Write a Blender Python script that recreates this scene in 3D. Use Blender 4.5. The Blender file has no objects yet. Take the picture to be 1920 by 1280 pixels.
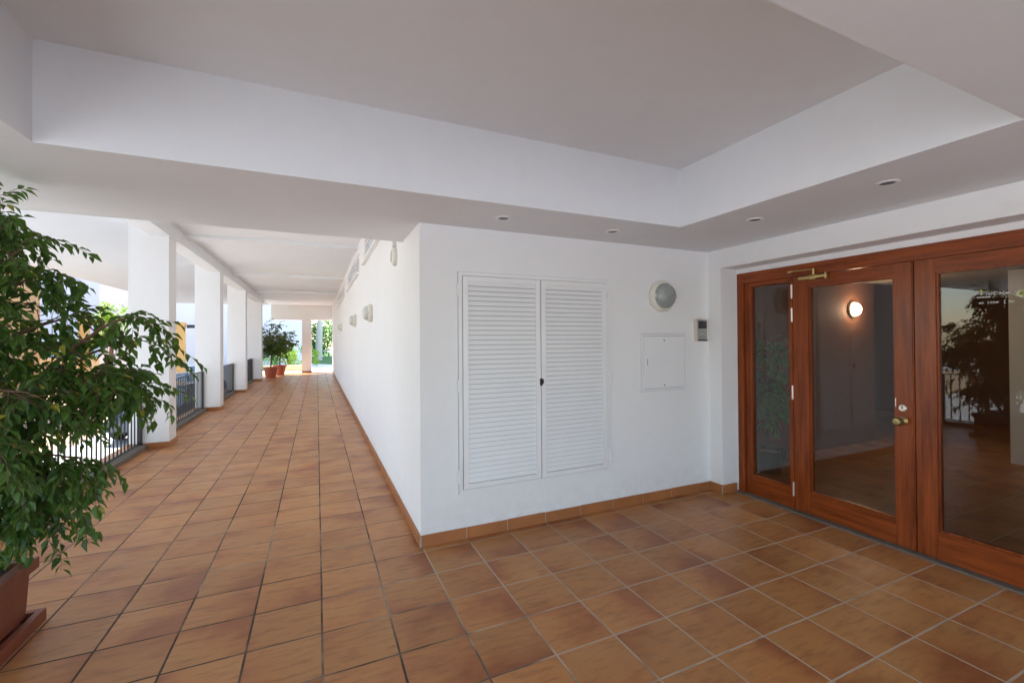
import bpy, bmesh, math, random
from mathutils import Vector, Matrix
R = math.radians
random.seed(7)
sc = bpy.context.scene
COL = sc.collection

# ------------------------------------------------------------------ camera
yw, pt, ro = R(25.3313), R(0.4345), R(-0.3955)
f0 = Vector((math.sin(yw), math.cos(yw), 0)); r0 = Vector((math.cos(yw), -math.sin(yw), 0)); u0 = Vector((0, 0, 1))
fw = f0*math.cos(pt) + u0*math.sin(pt)
up = u0*math.cos(pt) - f0*math.sin(pt)
rt = r0*math.cos(ro) + up*math.sin(ro)
up = up*math.cos(ro) - r0*math.sin(ro)
cd = bpy.data.cameras.new('camera'); cam = bpy.data.objects.new('camera', cd); COL.objects.link(cam)
M = Matrix((rt, up, -fw)).transposed().to_4x4(); M.translation = Vector((-0.656, -3.2181, 1.45))
cam.matrix_world = M
cd.sensor_width = 36; cd.lens = 847.957/1920*36
cd.shift_x = (960-995.65)/1920; cd.shift_y = (630.57-640)/1920
cd.clip_start = .05; cd.clip_end = 600
sc.camera = cam

# ------------------------------------------------------------------ sky, sun, exposure
SUN_EL = R(50); SUN_DIR = Vector((-.60, .80, 0)).normalized()        # where the sun stands
w = bpy.data.worlds.new('World'); sc.world = w; w.use_nodes = True
nt = w.node_tree; bg = nt.nodes['Background']
sky = nt.nodes.new('ShaderNodeTexSky'); sky.sky_type = 'NISHITA'; sky.sun_disc = False
sky.sun_elevation = SUN_EL; sky.sun_rotation = math.atan2(SUN_DIR.x, SUN_DIR.y)
nt.links.new(sky.outputs[0], bg.inputs[0]); bg.inputs[1].default_value = .15
sl = bpy.data.lights.new('sun', 'SUN'); sl.energy = 3.6; sl.angle = R(.5); sl.color = (1, .97, .92)
so = bpy.data.objects.new('sun', sl); COL.objects.link(so)
d = SUN_DIR*math.cos(SUN_EL) + Vector((0, 0, math.sin(SUN_EL)))
so.rotation_euler = d.to_track_quat('Z', 'Y').to_euler()
sc.view_settings.view_transform = 'Standard'; sc.view_settings.look = 'None'
sc.view_settings.exposure = 2.15; sc.view_settings.gamma = 1
cy = sc.cycles
cy.use_denoising = True; cy.max_bounces = 12; cy.diffuse_bounces = 8; cy.glossy_bounces = 4
cy.transmission_bounces = 8; cy.transparent_max_bounces = 16; cy.sample_clamp_indirect = 6

# ------------------------------------------------------------------ materials
def lin(r, g, b):
    f = lambda c: (c/255/12.92) if c/255 <= .04045 else ((c/255+.055)/1.055)**2.4
    return (f(r), f(g), f(b), 1)
class NT:
    def __init__(s, name):
        s.m = bpy.data.materials.new(name); s.m.use_nodes = True
        s.t = s.m.node_tree; s.n = s.t.nodes; s.p = s.n['Principled BSDF']; s.out = s.n['Material Output']
    def new(s, t, **k):
        n = s.n.new(t)
        for a, b in k.items(): setattr(n, a, b)
        return n
    def link(s, a, b): s.t.links.new(a, b)
    def math(s, op, a, b=None, c=None):
        n = s.new('ShaderNodeMath', operation=op)
        for i, v in enumerate((a, b, c)):
            if v is None: continue
            if isinstance(v, (int, float)): n.inputs[i].default_value = v
            else: s.link(v, n.inputs[i])
        return n.outputs[0]
    def mix(s, f, a, b, mode='MIX'):
        n = s.new('ShaderNodeMix', data_type='RGBA', blend_type=mode)
        for i, v in ((0, f), (6, a), (7, b)):
            if isinstance(v, (int, float, tuple)): n.inputs[i].default_value = v
            else: s.link(v, n.inputs[i])
        return n.outputs[2]
    def coord(s, which='Object'): return s.new('ShaderNodeTexCoord').outputs[which]
    def noise(s, vec, scale, detail=4, rough=.55):
        n = s.new('ShaderNodeTexNoise'); n.inputs['Scale'].default_value = scale
        n.inputs['Detail'].default_value = detail; n.inputs['Roughness'].default_value = rough
        if vec is not None: s.link(vec, n.inputs['Vector'])
        return n.outputs[0]
    def ramp(s, v, *st):
        n = s.new('ShaderNodeValToRGB'); e = n.color_ramp.elements
        while len(e) < len(st): e.new(.5)
        for q, (p, c) in zip(e, st): q.position = p; q.color = c if len(c) == 4 else (*c, 1)
        s.link(v, n.inputs[0]); return n.outputs[0]
    def bump(s, h, strength, dist):
        b = s.new('ShaderNodeBump'); b.inputs['Strength'].default_value = strength
        b.inputs['Distance'].default_value = dist; s.link(h, b.inputs['Height']); s.link(b.outputs[0], s.p.inputs['Normal'])

def plain(name, col, rough=.5, metal=0, var=.08, scale=6, bump=0, spec=.5, bscale=40):
    k = NT(name); c = k.coord()
    n = k.noise(c, scale)
    a = tuple(max(0, x*(1-var)) for x in col[:3])+(1,); b = tuple(min(1, x*(1+var)) for x in col[:3])+(1,)
    k.link(k.mix(n, a, b), k.p.inputs['Base Color'])
    k.p.inputs['Roughness'].default_value = rough; k.p.inputs['Metallic'].default_value = metal
    k.p.inputs['Specular IOR Level'].default_value = spec
    if bump: k.bump(k.noise(c, bscale, 3), bump, .01)
    return k.m

def plaster(name, col=(.80, .80, .80)):
    k = NT(name); c = k.coord()
    n = k.noise(c, 1.1, 5, .6); n2 = k.noise(c, 9, 4, .6)
    v = k.math('ADD', k.math('MULTIPLY', n, .6), k.math('MULTIPLY', n2, .4))
    cc = k.mix(v, tuple(x*.93 for x in col)+(1,), tuple(min(1, x*1.05) for x in col)+(1,))
    pos = k.new('ShaderNodeNewGeometry').outputs['Position']; sp = k.new('ShaderNodeSeparateXYZ'); k.link(pos, sp.inputs[0])
    low = k.math('MAXIMUM', k.math('SUBTRACT', .36, sp.outputs[2]), 0)
    dirt = k.math('MULTIPLY', k.math('MULTIPLY', low, .7), k.ramp(k.noise(pos, 11, 6, .7), (.42, (0, 0, 0)), (.66, (1, 1, 1))))
    scf = k.math('MULTIPLY', k.ramp(k.noise(pos, 2.6, 8, .75), (.60, (0, 0, 0)), (.72, (1, 1, 1))), .10)
    cc = k.mix(k.math('MAXIMUM', dirt, scf), cc, (.50, .45, .39, 1))
    k.link(cc, k.p.inputs['Base Color'])
    k.p.inputs['Roughness'].default_value = .75; k.p.inputs['Specular IOR Level'].default_value = .2
    h = k.math('ADD', k.math('MULTIPLY', k.noise(c, 3.5, 3), .5), k.math('MULTIPLY', k.noise(c, 60, 3), .12))
    k.bump(h, .35, .012)
    return k.m

T = .3241; OX = .0115; OY = -.0759
def tiles(name='terracotta_tiles'):
    k = NT(name); c = k.coord()
    sep = k.new('ShaderNodeSeparateXYZ'); k.link(c, sep.inputs[0])
    # a slight wobble so that the joints are not ruler straight
    wob = k.math('MULTIPLY', k.math('SUBTRACT', k.noise(c, 2.2, 2), .5), .007)
    u = k.math('DIVIDE', k.math('ADD', k.math('SUBTRACT', sep.outputs[0], OX), wob), T)
    v = k.math('DIVIDE', k.math('ADD', k.math('SUBTRACT', sep.outputs[1], OY), wob), T)
    iu, iv = k.math('FLOOR', u), k.math('FLOOR', v)
    fu, fv = k.math('SUBTRACT', u, iu), k.math('SUBTRACT', v, iv)
    du = k.math('MINIMUM', fu, k.math('SUBTRACT', 1, fu)); dv = k.math('MINIMUM', fv, k.math('SUBTRACT', 1, fv))
    dm = k.math('MINIMUM', du, dv)
    edge = k.math('ADD', dm, k.math('MULTIPLY', k.math('SUBTRACT', k.noise(c, 34, 3), .5), .010))
    mr = k.new('ShaderNodeMapRange', interpolation_type='SMOOTHSTEP')
    k.link(edge, mr.inputs[0]); mr.inputs[1].default_value = .0120; mr.inputs[2].default_value = .0185
    tile = mr.outputs[0]
    cb = k.new('ShaderNodeCombineXYZ'); k.link(iu, cb.inputs[0]); k.link(iv, cb.inputs[1])
    wn = k.new('ShaderNodeTexWhiteNoise', noise_dimensions='3D'); k.link(cb.outputs[0], wn.inputs[0])
    h1 = wn.outputs[0]
    ws = k.new('ShaderNodeSeparateColor'); k.link(wn.outputs[1], ws.inputs[0])
    # flamed pattern: offset noise per tile
    off = k.new('ShaderNodeVectorMath', operation='SCALE'); k.link(wn.outputs[1], off.inputs[0]); off.inputs['Scale'].default_value = 37
    ad = k.new('ShaderNodeVectorMath', operation='ADD'); k.link(c, ad.inputs[0]); k.link(off.outputs[0], ad.inputs[1])
    fl = k.noise(ad.outputs[0], 3.6, 3, .5)
    # burnt edge on one side of each tile
    side = k.math('ADD', k.math('MULTIPLY', k.math('SUBTRACT', fu, .5), k.math('MULTIPLY', k.math('SUBTRACT', ws.outputs[0], .5), 1.1)),
                  k.math('MULTIPLY', k.math('SUBTRACT', fv, .5), k.math('MULTIPLY', k.math('SUBTRACT', ws.outputs[1], .5), 1.1)))
    g = k.math('ADD', k.math('ADD', fl, side), k.math('MULTIPLY', k.math('SUBTRACT', h1, .5), .22))
    base = k.ramp(g, (.20, (.35, .108, .033)), (.33, (.455, .170, .050)), (.50, (.52, .222, .066)), (.78, (.54, .250, .082)))
    mpd = k.new('ShaderNodeMapping'); k.link(ad.outputs[0], mpd.inputs[0]); mpd.inputs['Rotation'].default_value = (0, 0, .8); mpd.inputs['Scale'].default_value = (7, 30, 7)
    streak = k.noise(mpd.outputs[0], 1.0, 4, .6)
    base = k.mix(k.math('MULTIPLY', k.math('GREATER_THAN', streak, .0), k.math('MULTIPLY', k.math('MAXIMUM', k.math('SUBTRACT', streak, .48), 0), 2.2)), base, (.20, .062, .022, 1))
    fine = k.noise(c, 55, 4, .65)
    scuff = k.ramp(k.noise(c, 17, 6, .7), (.60, (0, 0, 0)), (.74, (1, 1, 1)))
    base = k.mix(k.math('MULTIPLY', scuff, .30), base, (.50, .34, .22, 1))
    stain = k.ramp(k.noise(c, 1.7, 6, .65), (.50, (0, 0, 0)), (.70, (1, 1, 1)))
    base = k.mix(k.math('MULTIPLY', stain, .16), base, (.17, .085, .045, 1))
    base = k.mix(k.math('MULTIPLY', fine, .35), base, (.26, .13, .065, 1))
    lightv = k.math('ADD', .90, k.math('MULTIPLY', ws.outputs[2], .20))
    vm = k.new('ShaderNodeVectorMath', operation='SCALE'); k.link(base, vm.inputs[0]); k.link(lightv, vm.inputs['Scale'])
    gd = k.noise(c, .9, 3, .6)
    gx = k.math('MINIMUM', k.math('MAXIMUM', k.math('MULTIPLY', sep.outputs[0], .16), -.10), .16)
    gd = k.math('ADD', gd, gx)
    grout = k.ramp(k.math('ADD', gd, k.math('MULTIPLY', k.math('SUBTRACT', k.noise(c, 6, 2), .5), .35)),
                   (.34, (.07, .048, .034)), (.46, (.20, .145, .105)), (.60, (.47, .36, .26)))
    k.link(k.mix(tile, grout, vm.outputs[0]), k.p.inputs['Base Color'])
    rg = k.math('ADD', .24, k.math('MULTIPLY', k.noise(c, 5, 4), .26))
    rr = k.mix(tile, (.9, .9, .9, 1), rg)
    sr = k.new('ShaderNodeSeparateColor'); k.link(rr, sr.inputs[0]); k.link(sr.outputs[0], k.p.inputs['Roughness'])
    k.p.inputs['Specular IOR Level'].default_value = .35
    hh = k.math('ADD', tile, k.math('ADD', k.math('MULTIPLY', fine, .10), k.math('MULTIPLY', fl, .35)))
    k.bump(hh, .5, .004)
    return k.m

def wood(name, a, b, axis='Z', rough=.28):
    k = NT(name); c = k.coord()
    mp = k.new('ShaderNodeMapping'); k.link(c, mp.inputs[0])
    s = {'Z': (14, 14, .8), 'Y': (14, .8, 14)}[axis]; mp.inputs['Scale'].default_value = s
    n = k.noise(mp.outputs[0], 2.2, 6, .6)
    mp2 = k.new('ShaderNodeMapping'); k.link(c, mp2.inputs[0]); mp2.inputs['Scale'].default_value = tuple(x*5 for x in s)
    n2 = k.noise(mp2.outputs[0], 3, 3, .6)
    v = k.math('ADD', k.math('MULTIPLY', n, .75), k.math('MULTIPLY', n2, .25))
    k.link(k.ramp(v, (.33, a), (.62, b)), k.p.inputs['Base Color'])
    k.p.inputs['Roughness'].default_value = rough; k.p.inputs['Specular IOR Level'].default_value = .3; k.p.inputs['Coat Weight'].default_value = .06
    k.p.inputs['Coat Roughness'].default_value = .2
    k.bump(v, .15, .002)
    return k.m

def leafmat(name, c1, c2, trans=.35, rough=.35):
    k = NT(name)
    g = k.new('ShaderNodeNewGeometry')
    n = k.noise(k.coord(), 3, 2)
    v = k.math('ADD', k.math('MULTIPLY', g.outputs['Random Per Island'], .7), k.math('MULTIPLY', n, .3))
    col = k.mix(v, c1, c2)
    col = k.mix(k.math('GREATER_THAN', g.outputs['Random Per Island'], .975), col, (.30, .28, .03, 1))
    k.link(col, k.p.inputs['Base Color']); k.p.inputs['Roughness'].default_value = rough
    tr = k.new('ShaderNodeBsdfTranslucent'); k.link(k.mix(.5, col, (.25, .45, .04, 1), 'MIX'), tr.inputs[0])
    mx = k.new('ShaderNodeMixShader'); mx.inputs[0].default_value = trans
    k.link(k.p.outputs[0], mx.inputs[1]); k.link(tr.outputs[0], mx.inputs[2]); k.link(mx.outputs[0], k.out.inputs[0])
    return k.m

def glassmat(name, tint=(.80, .80, .78, 1), ior=1.5):
    k = NT(name)
    t = k.new('ShaderNodeBsdfTransparent'); t.inputs[0].default_value = tint
    gl = k.new('ShaderNodeBsdfGlossy'); gl.inputs['Roughness'].default_value = 0.0
    fr = k.new('ShaderNodeFresnel'); fr.inputs[0].default_value = ior
    mx = k.new('ShaderNodeMixShader'); k.link(fr.outputs[0], mx.inputs[0])
    k.link(t.outputs[0], mx.inputs[1]); k.link(gl.outputs[0], mx.inputs[2]); k.link(mx.outputs[0], k.out.inputs[0])
    return k.m

def emit(name, col, st):
    k = NT(name); k.p.inputs['Base Color'].default_value = (.8, .8, .8, 1)
    k.p.inputs['Emission Color'].default_value = col; k.p.inputs['Emission Strength'].default_value = st
    return k.m

M_ = {}
M_['white'] = plaster('white_plaster', (.83, .83, .83))
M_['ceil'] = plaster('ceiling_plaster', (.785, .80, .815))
M_['ceil_lit'] = plaster('ceiling_plaster_lit', (.86, .885, .90))  # ceiling plaster whitened to paint in stronger bounce light over the walkway
M_['ceil_dim'] = plaster('ceiling_plaster_dimmed', (.60, .635, .68))  # same plaster darkened and blued, painting dimmer light under the canopy
M_['tile'] = tiles()
M_['skirt'] = plain('skirting_tile', (.38, .145, .05, 1), .35, var=.35, scale=4, bump=.1)
M_['grout'] = plain('pale_grout', (.42, .36, .30, 1), .9)
M_['wood'] = wood('varnished_wood', (.10, .018, .0035, 1), (.30, .064, .011, 1))
M_['woodh'] = wood('varnished_wood_rail', (.10, .018, .0035, 1), (.30, .064, .011, 1), 'Y')
M_['glass'] = glassmat('door_glass', (.93, .92, .89, 1), 1.47)
M_['brass'] = plain('brass', (.62, .46, .20, 1), .3, 1, .15)
M_['oldbrass'] = plain('aged_brass', (.34, .27, .12, 1), .38, 1, .2)
M_['steel'] = plain('pale_steel', (.75, .68, .60, 1), .35, .7)
M_['shut'] = plain('white_gloss_paint', (.82, .82, .82, 1), .38, var=.03)
M_['panel'] = plain('white_painted_metal', (.83, .83, .84, 1), .4, var=.03)
M_['black'] = plain('black_iron', (.018, .018, .02, 1), .45, .2, .2)
M_['darkslot'] = plain('dark_slot', (.02, .015, .012, 1), .6)
M_['lampbase'] = plain('cream_plastic', (.72, .70, .62, 1), .4)
M_['lampglass'] = plain('grey_prismatic_glass', (.30, .33, .32, 1), .18, var=.25, scale=30, spec=.8, bump=.3, bscale=90)
M_['chrome'] = plain('chrome_ring', (.75, .74, .72, 1), .2, .9)
M_['terra'] = plain('terracotta_glaze', (.21, .052, .022, 1), .5, var=.3, scale=5, bump=.25, bscale=18)
M_['terra2'] = plain('terracotta_pot', (.40, .10, .05, 1), .6, var=.2)
M_['soil'] = plain('soil', (.03, .02, .013, 1), .95, var=.5, scale=40, bump=.6)
M_['bark'] = plain('ficus_bark', (.16, .09, .055, 1), .8, var=.35, scale=25, bump=.3)
M_['ficus'] = leafmat('ficus_leaf', (.020, .064, .012, 1), (.095, .19, .028, 1), .26, .42)
M_['ficus2'] = leafmat('far_ficus_leaf', (.03, .075, .015, 1), (.075, .13, .03, 1), .2, .45)
M_['bushlite'] = leafmat('lime_leaf', (.14, .30, .02, 1), (.34, .46, .04, 1), .45, .5)
M_['lobbyleaf'] = leafmat('lobby_leaf', (.10, .34, .07, 1), (.22, .55, .12, 1), .2, .35)
M_['hedge'] = leafmat('garden_leaf', (.02, .12, .03, 1), (.08, .26, .06, 1), .4, .5)
M_['yard'] = plain('sunlit_paving', (.38, .38, .37, 1), .85, var=.12, scale=.8, bump=.2, bscale=8)
M_['lot'] = plain('ochre_gravel', (.36, .25, .14, 1), .9, var=.2, scale=3, bump=.4, bscale=30)
M_['path'] = plain('pale_paving', (.66, .65, .63, 1), .85, var=.08, scale=1.5, bump=.2, bscale=8)
M_['grass'] = plain('lawn', (.07, .17, .03, 1), .9, var=.4, scale=9, bump=.5, bscale=60)
M_['cream'] = plain('cream_stucco', (.66, .50, .28, 1), .85, var=.08, scale=2, bump=.2, bscale=20)
M_['tan'] = plain('tan_stucco', (.46, .26, .12, 1), .9, var=.45, scale=1.2, bump=.4, bscale=6)
M_['ochre'] = plain('ochre_post', (.62, .36, .12, 1), .7, var=.12)
M_['facade'] = plain('white_facade', (.66, .68, .72, 1), .85, var=.05, scale=1)
M_['winglass'] = plain('window_dark', (.05, .06, .07, 1), .12, var=.2, spec=.8)
M_['carwhite'] = plain('car_paint_white', (.75, .76, .78, 1), .2, var=.03)
M_['cargrey'] = plain('car_paint_grey', (.10, .12, .15, 1), .2, .4, .08)
M_['carblue'] = plain('car_paint_blue', (.06, .10, .17, 1), .2, .4, .08)
M_['carglass'] = plain('car_glass', (.09, .14, .18, 1), .06, var=.1, spec=1)
M_['tyre'] = plain('tyre', (.02, .02, .02, 1), .8)
M_['inwall'] = plain('lobby_wall_paint', (.24, .10, .055, 1), .7, var=.06, scale=2)
M_['inceil'] = plain('lobby_ceiling_paint', (.42, .36, .31, 1), .8)
M_['palebark'] = plain('pale_bark', (.50, .47, .42, 1), .8, var=.2, scale=8)
M_['darkpot'] = plain('dark_green_pot', (.012, .03, .022, 1), .25, var=.2)
M_['moss'] = plain('white_gravel', (.45, .45, .42, 1), .9, var=.4, scale=60)
M_['lampon'] = emit('lit_globe', (1, .76, .50, 1), 20)
M_['lampoff'] = plain('clear_globe', (.55, .50, .47, 1), .3)
M_['decal'] = plain('white_vinyl', (.62, .62, .58, 1), .6)
M_['decalg'] = plain('lime_vinyl', (.35, .45, .06, 1), .6)
M_['decaly'] = plain('ochre_vinyl', (.42, .34, .05, 1), .6)
M_['sill'] = plain('grey_stone_sill', (.15, .125, .10, 1), .7, var=.3, scale=20)
M_['grey'] = plain('grey_plastic', (.28, .30, .31, 1), .4)
M_['dgrey'] = plain('dark_grey_plastic', (.05, .05, .06, 1), .3)
M_['slatgap'] = plain('shadow_grey_backing', (.38, .38, .38, 1), .8)  # grey painted in for shade between slats and around frames
M_['palepane'] = plain('pale_blind', (.55, .58, .62, 1), .4)
M_['sconce'] = plain('cream_glass', (.60, .60, .54, 1), .3, var=.15, scale=30)
M_['screen'] = plain('panel_face', (.30, .33, .30, 1), .3)

# ------------------------------------------------------------------ helpers
def setp(o, label=None, cat=None, group=None, kind=None):
    if label: o['label'] = label
    if cat: o['category'] = cat
    if group: o['group'] = group
    if kind: o['kind'] = kind
    return o
def obj(name, bm, mats, parent=None, smooth=False, bevel=0):
    if bevel:
        bmesh.ops.bevel(bm, geom=[e for e in bm.edges if len(e.link_faces) == 2 and e.calc_face_angle(0) > .6], offset=bevel, segments=2, affect='EDGES', clamp_overlap=True)
    me = bpy.data.meshes.new(name)
    bmesh.ops.recalc_face_normals(bm, faces=bm.faces) if not getattr(bm, '_keep', None) and name not in NOREC else None
    bm.to_mesh(me); bm.free()
    for m in (mats if isinstance(mats, (list, tuple)) else [mats]): me.materials.append(M_[m])
    if smooth:
        for p in me.polygons: p.use_smooth = True
        try: me.set_sharp_from_angle(angle=R(40))
        except Exception: pass
    o = bpy.data.objects.new(name, me); COL.objects.link(o)
    if parent is not None: o.parent = parent
    return o
NOREC = {'foliage'}
def thing(name, label, cat, loc=(0, 0, 0), rz=0, group=None):
    o = bpy.data.objects.new(name, None); COL.objects.link(o)
    o.location = loc; o.rotation_euler = (0, 0, rz); o.empty_display_size = .1
    return setp(o, label, cat, group)
def BM(): return bmesh.new()
def box(bm, x0, x1, y0, y1, z0, z1, mi=0):
    v = [bm.verts.new((x, y, z)) for z in (z0, z1) for y in (y0, y1) for x in (x0, x1)]
    for q in ((0, 2, 3, 1), (4, 5, 7, 6), (0, 1, 5, 4), (2, 6, 7, 3), (0, 4, 6, 2), (1, 3, 7, 5)):
        f = bm.faces.new([v[i] for i in q]); f.material_index = mi
    return bm
def lathe(bm, prof, n=24, M=None, mi=0):
    rings = []
    for r, z in prof:
        if r < 1e-5: rings.append([bm.verts.new(Vector((0, 0, z)) if M is None else M @ Vector((0, 0, z)))]); continue
        rings.append([bm.verts.new((lambda p: p if M is None else M @ p)(Vector((r*math.cos(2*math.pi*i/n), r*math.sin(2*math.pi*i/n), z)))) for i in range(n)])
    for a, b in zip(rings, rings[1:]):
        for i in range(n):
            j = (i+1) % n
            if len(a) == 1 and len(b) == 1: continue
            if len(a) == 1: f = bm.faces.new((a[0], b[j], b[i]))
            elif len(b) == 1: f = bm.faces.new((a[i], a[j], b[0]))
            else: f = bm.faces.new((a[i], a[j], b[j], b[i]))
            f.material_index = mi
    return bm
def tube(bm, pts, radii, n=7, mi=0):
    rings = []
    for i, p in enumerate(pts):
        t = (pts[min(i+1, len(pts)-1)] - pts[max(i-1, 0)])
        if t.length < 1e-6: t = Vector((0, 0, 1))
        t.normalize()
        a = t.orthogonal().normalized() if i == 0 else (rings_a - t*rings_a.dot(t)).normalized()
        rings_a = a; b = t.cross(a); r = radii[i] if isinstance(radii, (list, tuple)) else radii
        rings.append([bm.verts.new(p + a*r*math.cos(2*math.pi*k/n) + b*r*math.sin(2*math.pi*k/n)) for k in range(n)])
    for A, B in zip(rings, rings[1:]):
        for k in range(n):
            f = bm.faces.new((A[k], A[(k+1) % n], B[(k+1) % n], B[k])); f.material_index = mi
    for A in (rings[0], rings[-1]):
        try: bm.faces.new(A).material_index = mi
        except Exception: pass
    return bm
def leaf(bm, p, dr, ln, wd, roll=0, fold=.25, mi=0):
    dr = dr.normalized(); s = dr.cross(Vector((0, 0, 1)))
    if s.length < .1: s = Vector((1, 0, 0))
    s.normalize(); n = s.cross(dr).normalized()
    if roll: q = Matrix.Rotation(roll, 3, dr); s = q @ s; n = q @ n
    c = [p, p+dr*ln*.35-n*ln*.03, p+dr*ln*.72-n*ln*.06, p+dr*ln-n*ln*.16]
    c = [bm.verts.new(x) for x in c]
    for sg in (1, -1):
        a = bm.verts.new(p+dr*ln*.18+s*sg*wd*.34+n*wd*fold*.5); b = bm.verts.new(p+dr*ln*.42+s*sg*wd*.5+n*wd*fold)
        e = bm.verts.new(p+dr*ln*.74+s*sg*wd*.26+n*(wd*fold*.3-ln*.05))
        for q in ((c[0], c[1], a), (a, c[1], b), (c[1], c[2], e, b), (c[2], c[3], e)):
            fc = bm.faces.new(q if sg > 0 else q[::-1]); fc.material_index = mi
def simple_leaf(bm, p, dr, ln, wd):
    dr = dr.normalized(); s = dr.cross(Vector((random.uniform(-1, 1), random.uniform(-1, 1), random.uniform(-1, 1))))
    if s.length < .1: s = Vector((1, 0, 0))
    s.normalize()
    bm.faces.new([bm.verts.new(x) for x in (p, p+dr*ln*.45+s*wd*.5, p+dr*ln, p+dr*ln*.45-s*wd*.5)])
def rv(): 
    while True:
        v = Vector((random.uniform(-1, 1), random.uniform(-1, 1), random.uniform(-1, 1)))
        if .05 < v.length < 1: return v
def copy_tree(o, parent=None):
    c = o.copy(); COL.objects.link(c)
    if parent is not None: c.parent = parent
    for ch in [q for q in bpy.data.objects if q.parent == o]: copy_tree(ch, c)
    return c

# ------------------------------------------------------------------ key dimensions
X1 = 2.767; HC = 2.2847; HR = 2.7173; HT = 3.12; YE = 20.1
RX0, RX1, RY0, RY1 = -1.7224, 1.8066, -2.4655, -.6427
XE = -6.2; YS = -6.0

# ------------------------------------------------------------------ setting
bm = BM(); box(bm, -3.1, 12, YS, 20.75, -.25, 0)
setp(obj('terrace_floor', bm, 'tile'), kind='structure')
bm = BM(); box(bm, -120, 120, -120, 160, -1.6, -1.3)
setp(obj('yard_ground', bm, 'yard'), kind='structure')
bm = BM(); box(bm, -40, -6.6, 8, 32.9, -1.5, -1.29)
setp(obj('gravel_lot', bm, 'lot'), kind='structure')
bm = BM(); box(bm, -3.1, 40, -40, YS-.001, -.4, -.03)  # unseen pale ground behind the camera, added to bounce light into the porch
setp(obj('unseen_bounce_ground', bm, 'path'), kind='structure')
bm = BM(); box(bm, -3.1, 40, 20.75, 60, -.4, -.03)
setp(obj('garden_path', bm, 'path'), kind='structure')
bm = BM()
pts = [(-1.9, 31.5), (.1, 28.6), (1.2, 28.0), (9, 27), (9, 59), (-2.9, 59)]
vs = [bm.verts.new((x, y, -.026)) for x, y in pts]; vs2 = [bm.verts.new((x, y, .03)) for x, y in pts]
bm.faces.new(vs2)
for i in range(len(pts)): j = (i+1) % len(pts); bm.faces.new((vs[i], vs[j], vs2[j], vs2[i]))
setp(obj('lawn', bm, 'grass'), kind='structure')

# ceiling: porch soffit with its coffer, then the higher ceiling over the walkway
bm = BM()
def quad(*p):
    bm.faces.new([bm.verts.new(q) for q in p])
z = HC
XS = 12
for (x0, x1, y0, y1) in ((XE, RX0, YS, .70), (RX1, XS, YS, .70), (RX0, RX1, YS, RY0), (RX0, RX1, RY1, .70)):
    box(bm, x0, x1, y0, y1, z, z+.001) if False else quad((x0, y0, z), (x0, y1, z), (x1, y1, z), (x1, y0, z))
quad((RX0, RY0, HR), (RX0, RY1, HR), (RX1, RY1, HR), (RX1, RY0, HR))
quad((RX0, RY0, z), (RX1, RY0, z), (RX1, RY0, HR), (RX0, RY0, HR))
quad((RX0, RY1, z), (RX0, RY1, HR), (RX1, RY1, HR), (RX1, RY1, z))
quad((RX0, RY0, z), (RX0, RY0, HR), (RX0, RY1, HR), (RX0, RY1, z))
quad((RX1, RY0, z), (RX1, RY1, z), (RX1, RY1, HR), (RX1, RY0, HR))
quad((XE, .70, z), (XE, .70, HT), (XS, .70, HT), (XS, .70, z))
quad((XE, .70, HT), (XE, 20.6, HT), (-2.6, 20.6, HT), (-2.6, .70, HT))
quad((-2.6, .70, HT), (-2.6, 20.6, HT), (XS, 20.6, HT), (XS, .70, HT))
bmesh.ops.remove_doubles(bm, verts=bm.verts, dist=.0005)
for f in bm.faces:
    if f.calc_center_median().z > HT-.01: f.material_index = 1 if f.calc_center_median().x > -2.6 else 2  # walkway faces take the lit colour, canopy faces the dimmed one
o = obj('ceiling', bm, ['ceil', 'ceil_lit', 'ceil_dim']); setp(o, kind='structure')
bm = BM(); box(bm, XE, XS, YS, 20.6, HT+.05, 4.3)
setp(obj('roof', bm, 'white'), kind='structure')
# fascia closing the gap between ceiling and upper storey
bm = BM()
box(bm, XE-.02, XE+.12, YS, 20.6, HC, HT+.06)
setp(obj('canopy_edge', bm, 'white'), kind='structure')
bpy.data.objects.remove(bpy.data.objects['canopy_edge'], do_unlink=True)

for i, y in enumerate((5.3, 9.7, 13.8)):
    bm = BM(); box(bm, -2.52, 0.02, y, y+.34, HT-.045, HT+.02)
    setp(obj('ceiling_beam', bm, 'ceil_lit', bevel=.01), ['shallow white beam across the walkway ceiling, nearest of the three', 'shallow white beam across the walkway ceiling, middle of the three', 'shallow white beam across the walkway ceiling, farthest of the three'][i], 'beam', 'shallow beams across the walkway ceiling')

# ---- skirting as individual tiles along a line
def skirting(parent, x0, y0, x1, y1, nx, ny, start=0., h=.080, t=.012, zb=.002):
    L = math.hypot(x1-x0, y1-y0); dx, dy = (x1-x0)/L, (y1-y0)/L
    bm = BM(); s = start
    cuts = [0]
    while s < L:
        if s > .02: cuts.append(s)
        s += T
    cuts.append(L)
    for a, b in zip(cuts, cuts[1:]):
        if b-a < .01: continue
        a += .003; b -= .003
        hh = h + random.uniform(-.002, .002)
        xa, ya, xb, yb = x0+dx*a, y0+dy*a, x0+dx*b, y0+dy*b
        xs = sorted((xa, xb, xa+nx*t, xb+nx*t)); ys = sorted((ya, yb, ya+ny*t, yb+ny*t))
        box(bm, xs[0], xs[-1], ys[0], ys[-1], zb, zb+hh, 0)
    # grout behind
    xs = sorted((x0, x1, x0+nx*t*.8, x1+nx*t*.8)); ys = sorted((y0, y1, y0+ny*t*.8, y1+ny*t*.8))
    box(bm, xs[0], xs[-1], ys[0], ys[-1], .001, h+zb-.006, 1)
    return obj('skirting', bm, ['skirt', 'grout'], parent)

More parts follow.
